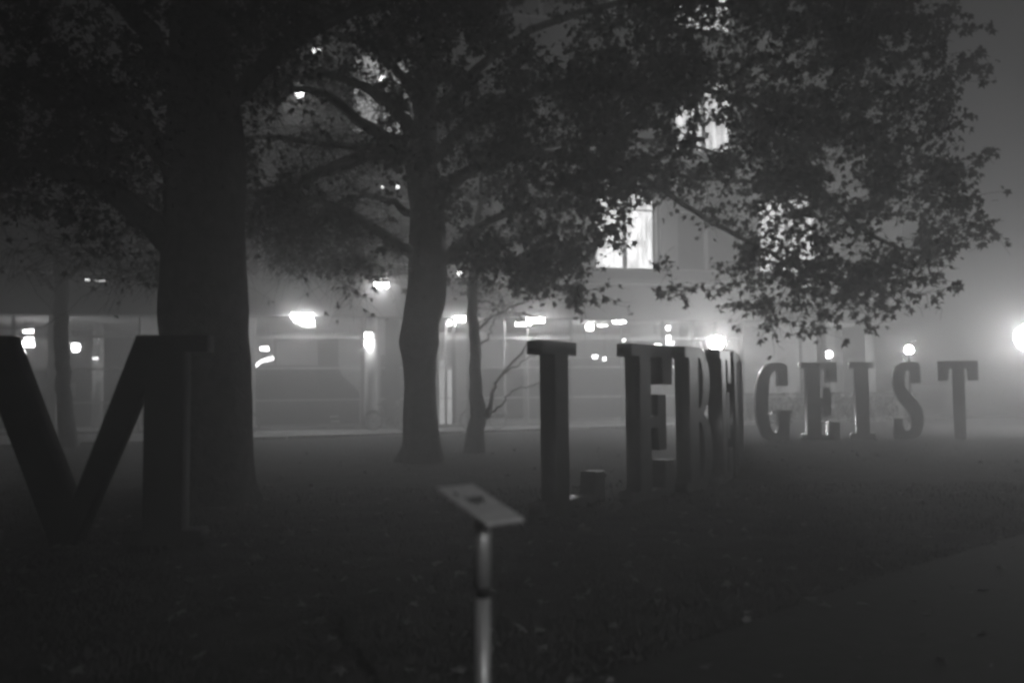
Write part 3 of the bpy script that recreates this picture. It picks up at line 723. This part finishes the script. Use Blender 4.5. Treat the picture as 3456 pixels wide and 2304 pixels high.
TD.limb([(bd_.x, bd_.y, -.1), V(226, 1440, YD), V(214, 1330, YD), V(209, 1200, YD), V(208, 1080, YD), V(206, 960, YD), V(200, 860, YD)], [34*f, 27*f, 24*f, 23*f, 22*f, 22*f, 20*f], 'trunk', 14, wob=.05)
fl([V(200, 880, YD), V(140, 780, YD), V(60, 680, YD-.3), V(-60, 560, YD-.6)], [18, 13, 9, 4], 8)
fl([V(202, 880, YD), V(260, 770, YD), V(360, 660, YD), V(480, 540, YD)], [18, 13, 9, 4], 8)
fl([V(200, 870, YD), V(196, 720, YD), V(210, 560, YD), V(190, 380, YD)], [16, 12, 8, 4], 8)
fl([V(205, 1060, YD), V(150, 1100, YD-.3), V(60, 1108, YD-.5), V(-60, 1100, YD-.8)], [5, 3, 2, 1.2], 5)
fl([V(204, 960, YD), V(300, 880, YD), V(420, 830, YD), V(540, 800, YD)], [9, 7, 5, 2], 6)
fl([V(204, 1000, YD), V(130, 930, YD), V(40, 900, YD), V(-60, 900, YD)], [8, 6, 4, 2], 6)
TD.fill([EL(150, 650, YD, 2.2, 1.2, 1.6, 110, 6, .32), EL(400, 850, YD, 1.7, 1.0, .6, 80, 3, .34), EL(50, 930, YD, 1.0, .8, .3, 20, 4, .3)])
TD.finish(100)

# ------------------------------------------------------------------ bicycles
def make_bike():
    t = empty('bicycle'); r = .33
    for k, x in enumerate((-.52, .52)):
        w = MB(); w.torus((x, 0, r), (1, 0, 0), (0, 0, 1), r-.017, .017, 30, 6); wo = w.build('wheel', M['tyre'], t, smooth=True)
        w = MB(); w.torus((x, 0, r), (1, 0, 0), (0, 0, 1), r-.042, .009, 30, 4); w.build('rim', M['chrome'], wo, smooth=True)
        w = MB()
        for s_ in range(14):
            a = 2*math.pi*s_/14; w.tube([(x, .02*(-1)**s_, r), (x+math.cos(a)*(r-.045), 0, r+math.sin(a)*(r-.045))], .0022, 3, cap=False)
        w.build('spokes', M['chrome'], wo)
        w = MB(); w.tube([(x, -.05, r), (x, .05, r)], .025, 8); w.build('hub', M['chrome'], wo)
        w = MB(); n = 12; a0, a1 = (35, 190) if k == 0 else (30, 150)
        w.tube([(x+math.cos(R(a0+(a1-a0)*i/n))*(r+.03), 0, r+math.sin(R(a0+(a1-a0)*i/n))*(r+.03)) for i in range(n+1)], .018, 5); w.build('mudguard', M['bike'], t)
    b = MB(); BBk = (-.08, 0, .3); SE = (-.22, 0, .82); HD = (.36, 0, .86); HL = (.39, 0, .74)
    for a, c, rr in ((BBk, SE, .016), (SE, HD, .015), (BBk, HL, .018), (HD, HL, .019), (BBk, (-.52, .05, r), .009), (BBk, (-.52, -.05, r), .009), ((-.2, .02, .75), (-.52, .05, r), .008), ((-.2, -.02, .75), (-.52, -.05, r), .008)):
        b.tube([a, c], rr, 8)
    b.build('frame', M['bike'], t, smooth=True)
    b = MB(); b.tube([HL, (.43, .05, .6), (.52, .05, r)], .011, 6); b.tube([HL, (.43, -.05, .6), (.52, -.05, r)], .011, 6); b.build('fork', M['bike'], t)
    b = MB(); b.tube([HD, (.34, 0, .98), (.38, 0, 1.02)], .013, 6); b.tube([(.24, -.3, 1.0), (.36, -.2, 1.04), (.39, 0, 1.02), (.36, .2, 1.04), (.24, .3, 1.0)], .012, 6); b.build('handlebar', M['chrome'], t)
    b = MB(); b.tube([SE, (-.25, 0, .93)], .013, 6); b.build('seat_post', M['chrome'], t)
    b = MB(); b.add([(-.39, -.08, .96), (-.39, .08, .96), (-.25, .06, .955), (-.1, .018, .95), (-.1, -.018, .95), (-.25, -.06, .955), (-.38, -.07, .92), (-.38, .07, .92), (-.25, .04, .92), (-.12, .01, .925), (-.12, -.01, .925), (-.25, -.04, .92)],
                    [(0, 5, 4, 3, 2, 1), (6, 7, 8, 9, 10, 11)]+[(i, (i+1) % 6, (i+1) % 6+6, i+6) for i in range(6)]); b.build('saddle', M['tyre'], t)
    b = MB(); b.torus((-.08, .04, .3), (1, 0, 0), (0, 0, 1), .085, .006, 18, 4); b.tube([(-.08, .05, .3), (.0, .07, .16)], .009, 5); b.tube([(-.08, -.05, .3), (-.16, -.07, .44)], .009, 5)
    b.tube([(-.05, .07, .155), (.05, .07, .155)], .018, 5); b.tube([(-.2, -.07, .45), (-.1, -.07, .45)], .018, 5); b.build('crankset', M['chrome'], t)
    b = MB(); b.box(-.72, -.36, -.06, .06, .71, .725); b.tube([(-.68, .05, .715), (-.52, .055, r)], .006, 4); b.tube([(-.68, -.05, .715), (-.52, -.055, r)], .006, 4); b.build('luggage_rack', M['bike'], t)
    return t
def copy_tree(o, parent=None):
    c = o.copy(); COL.objects.link(c)
    if parent: c.parent = parent
    for ch in list(o.children): copy_tree(ch, c)
    return c
bike0 = make_bike(); first = True
for x, Y, rz, lean, lb in ((1310, 29.4, 8, 4, 'bicycle half hidden behind the left edge of the middle trunk'),
                     (1632, 29.6, 14, -5, 'bicycle behind the fork of the thin young tree'),
                     (795, 28.6, 10, 5, 'bicycle peeking out at the right edge of the big trunk'),
                     (2545, 31.2, 62, 6, 'bicycle between the crowded tall letters and the far letter G'),
                     (2640, 31.6, 60, -4, 'bicycle seen through the opening of the far letter G'),
                     (2700, 32.2, 66, 5, 'bicycle behind the left side of the far letter E'),
                     (2850, 32.0, 48, 5, 'bicycle behind the gap between the far letters E and I'),
                     (2915, 32.6, 55, -6, 'bicycle right behind the far letter I'),
                     (2985, 32.0, 35, 4, 'bicycle in the gap between the far letters I and S'),
                     (3075, 33.4, 50, -4, 'bicycle behind the middle of the far letter S'),
                     (2515, 32.4, 70, -5, 'bicycle at the left end of the rack beside the crowded tall letters'),
                     (2585, 33.0, 58, 4, 'bicycle in the rear row behind the stem of the far letter G'),
                     (2618, 30.9, 72, -6, 'front bicycle just right of the stem of the far letter G'),
                     (2672, 33.2, 55, 5, 'rear bicycle between the far letters G and E'),
                     (2748, 31.4, 65, 6, 'front bicycle behind the stem of the far letter E'),
                     (2805, 33.4, 50, -5, 'rear bicycle at the right edge of the far letter E'),
                     (2880, 31.2, 60, 5, 'front bicycle at the left edge of the far letter I'),
                     (2950, 33.6, 62, -4, 'rear bicycle at the right edge of the far letter I')):
    o = bike0 if first else copy_tree(bike0); first = False
    g = at(x, 1300, Y); o.location = (g.x, g.y, .0); o.rotation_euler = (R(lean), 0, R(rz)); tag(o, lb, 'bicycle', 'bicycles parked in front of the building')
# low clipped hedge behind the bicycle rack
h0, h1 = at(2492, 1300, 34.4), at(3010, 1300, 36.0); hd = h1-h0; hl = Vector((hd.x, hd.y, 0)).length; hd = Vector((hd.x, hd.y, 0)).normalized(); hn = Vector((hd.y, -hd.x, 0))
hg = empty('hedge', (h0.x, h0.y, 0)); tag(hg, 'low dark hedge behind the parked bicycles and the far word', 'hedge')
rnd = random.Random(31); b = MB()
for _ in range(9000):
    u = rnd.uniform(0, hl); w = rnd.uniform(-.35, .35); top = 1.12+.1*noise.noise(Vector((u*1.1, 3, 0)))+.05*noise.noise(Vector((u*5, 1, 0)))
    z = top*rnd.random()**.6; c = hd*u+hn*w+Vector((0, 0, z)); a = Vector((rnd.gauss(0, 1), rnd.gauss(0, 1), rnd.gauss(0, 1))).normalized()*.055; d = a.cross(Vector((rnd.gauss(0, 1), rnd.gauss(0, 1), rnd.gauss(0, 1)))).normalized()*.04
    b.add([c-a, c+d, c+a, c-d], [(0, 1, 2, 3)])
o = b.build('foliage', M['leaf'], hg); o['kind'] = 'stuff'
b = MB()
for k in range(int(hl/.35)):
    c = hd*(k*.35+.1); b.tube([c, c+Vector((.03, .02, .5)), c+Vector((-.03, .04, .95))], [.02, .014, .005], 5)
o = b.build('stems', M['bark'], hg); o['kind'] = 'stuff'
# small bright planks lying by the glass front
for x, y in ((1128, 1407), (1132, 1424)):
    u, z = uz(x, y, .9)
    t = MB(); t.box(-.16, .16, -.1, .1, -.02, .02); o = t.build('handrail_plate', M['white'], bld); p = BP((u, .3, z))-OB; o.location = p; o.rotation_euler = (0, 0, AL)

# ------------------------------------------------------------------ ground cover
def scatter_grass():
    b = MB(); rnd = random.Random(2)
    for _ in range(52000):
        Y = 1.8 + 11*rnd.random()**1.3; X = rnd.uniform(-.72, .72)*Y
        q = Vector((X, Y, 0)); e = (q-pe[0]).dot(pn)
        if -.0 < e < 3.25: continue
        h = rnd.uniform(.02, .06)*(1+.6*noise.noise(Vector((X*.8, Y*.8, 9)))); w = .004+.0006*Y; a = rnd.uniform(0, 6.28); dx, dy = math.cos(a)*w, math.sin(a)*w
        z = .03+.035*noise.noise(Vector((X*.35, Y*.35, 0)))+.02*noise.noise(Vector((X*1.3, Y*1.3, 4)))
        l = rnd.uniform(-.03, .03); l2 = rnd.uniform(-.03, .03)
        b.add([(X-dx, Y-dy, z), (X+dx, Y+dy, z), (X+l, Y+l2, z+h)], [(0, 1, 2)])
    o = b.build('grass', M['grass']); tag(o, 'short dark grass blades covering the lawn', 'grass', kind='stuff')
scatter_grass()
b = MB(); rnd = random.Random(9)
for _ in range(900):
    Y = 2.4 + 20*rnd.random(); X = rnd.uniform(-.65, .65)*Y
    vs, fs = LV[rnd.randrange(6)]; sz = rnd.uniform(.5, 1.0)
    rot = Matrix.Rotation(rnd.uniform(0, 6.28), 3, 'Z') @ Matrix.Rotation(rnd.gauss(0, .4), 3, 'X')
    b.add([Vector((X, Y, .075+.02*rnd.random()))+rot @ (v*sz) for v in vs], fs)
o = b.build('leaf_litter', M['litter']); tag(o, 'fallen plane leaves scattered over the dark lawn', 'fallen leaves', kind='stuff')

# ------------------------------------------------------------------ haze
b = MB(); b.box(-70, 75, -25, 75, -1.1, 23)
hz = b.build('haze', None) if False else None
me = bpy.data.meshes.new('haze'); me.from_pydata(b.v, [], b.f); me.update()
hz = bpy.data.objects.new('haze', me); COL.objects.link(hz)
m = bpy.data.materials.new('haze'); m.use_nodes = True; n, l = m.node_tree.nodes, m.node_tree.links
n.remove(n['Principled BSDF']); pv = n.new('ShaderNodeVolumePrincipled')
pv.inputs['Color'].default_value = (.95, .95, .95, 1); pv.inputs['Density'].default_value = .038; pv.inputs['Anisotropy'].default_value = .6
l.new(pv.outputs[0], n['Material Output'].inputs['Volume']); me.materials.append(m)
tag(hz, 'night fog filling the whole place', 'haze', kind='stuff')
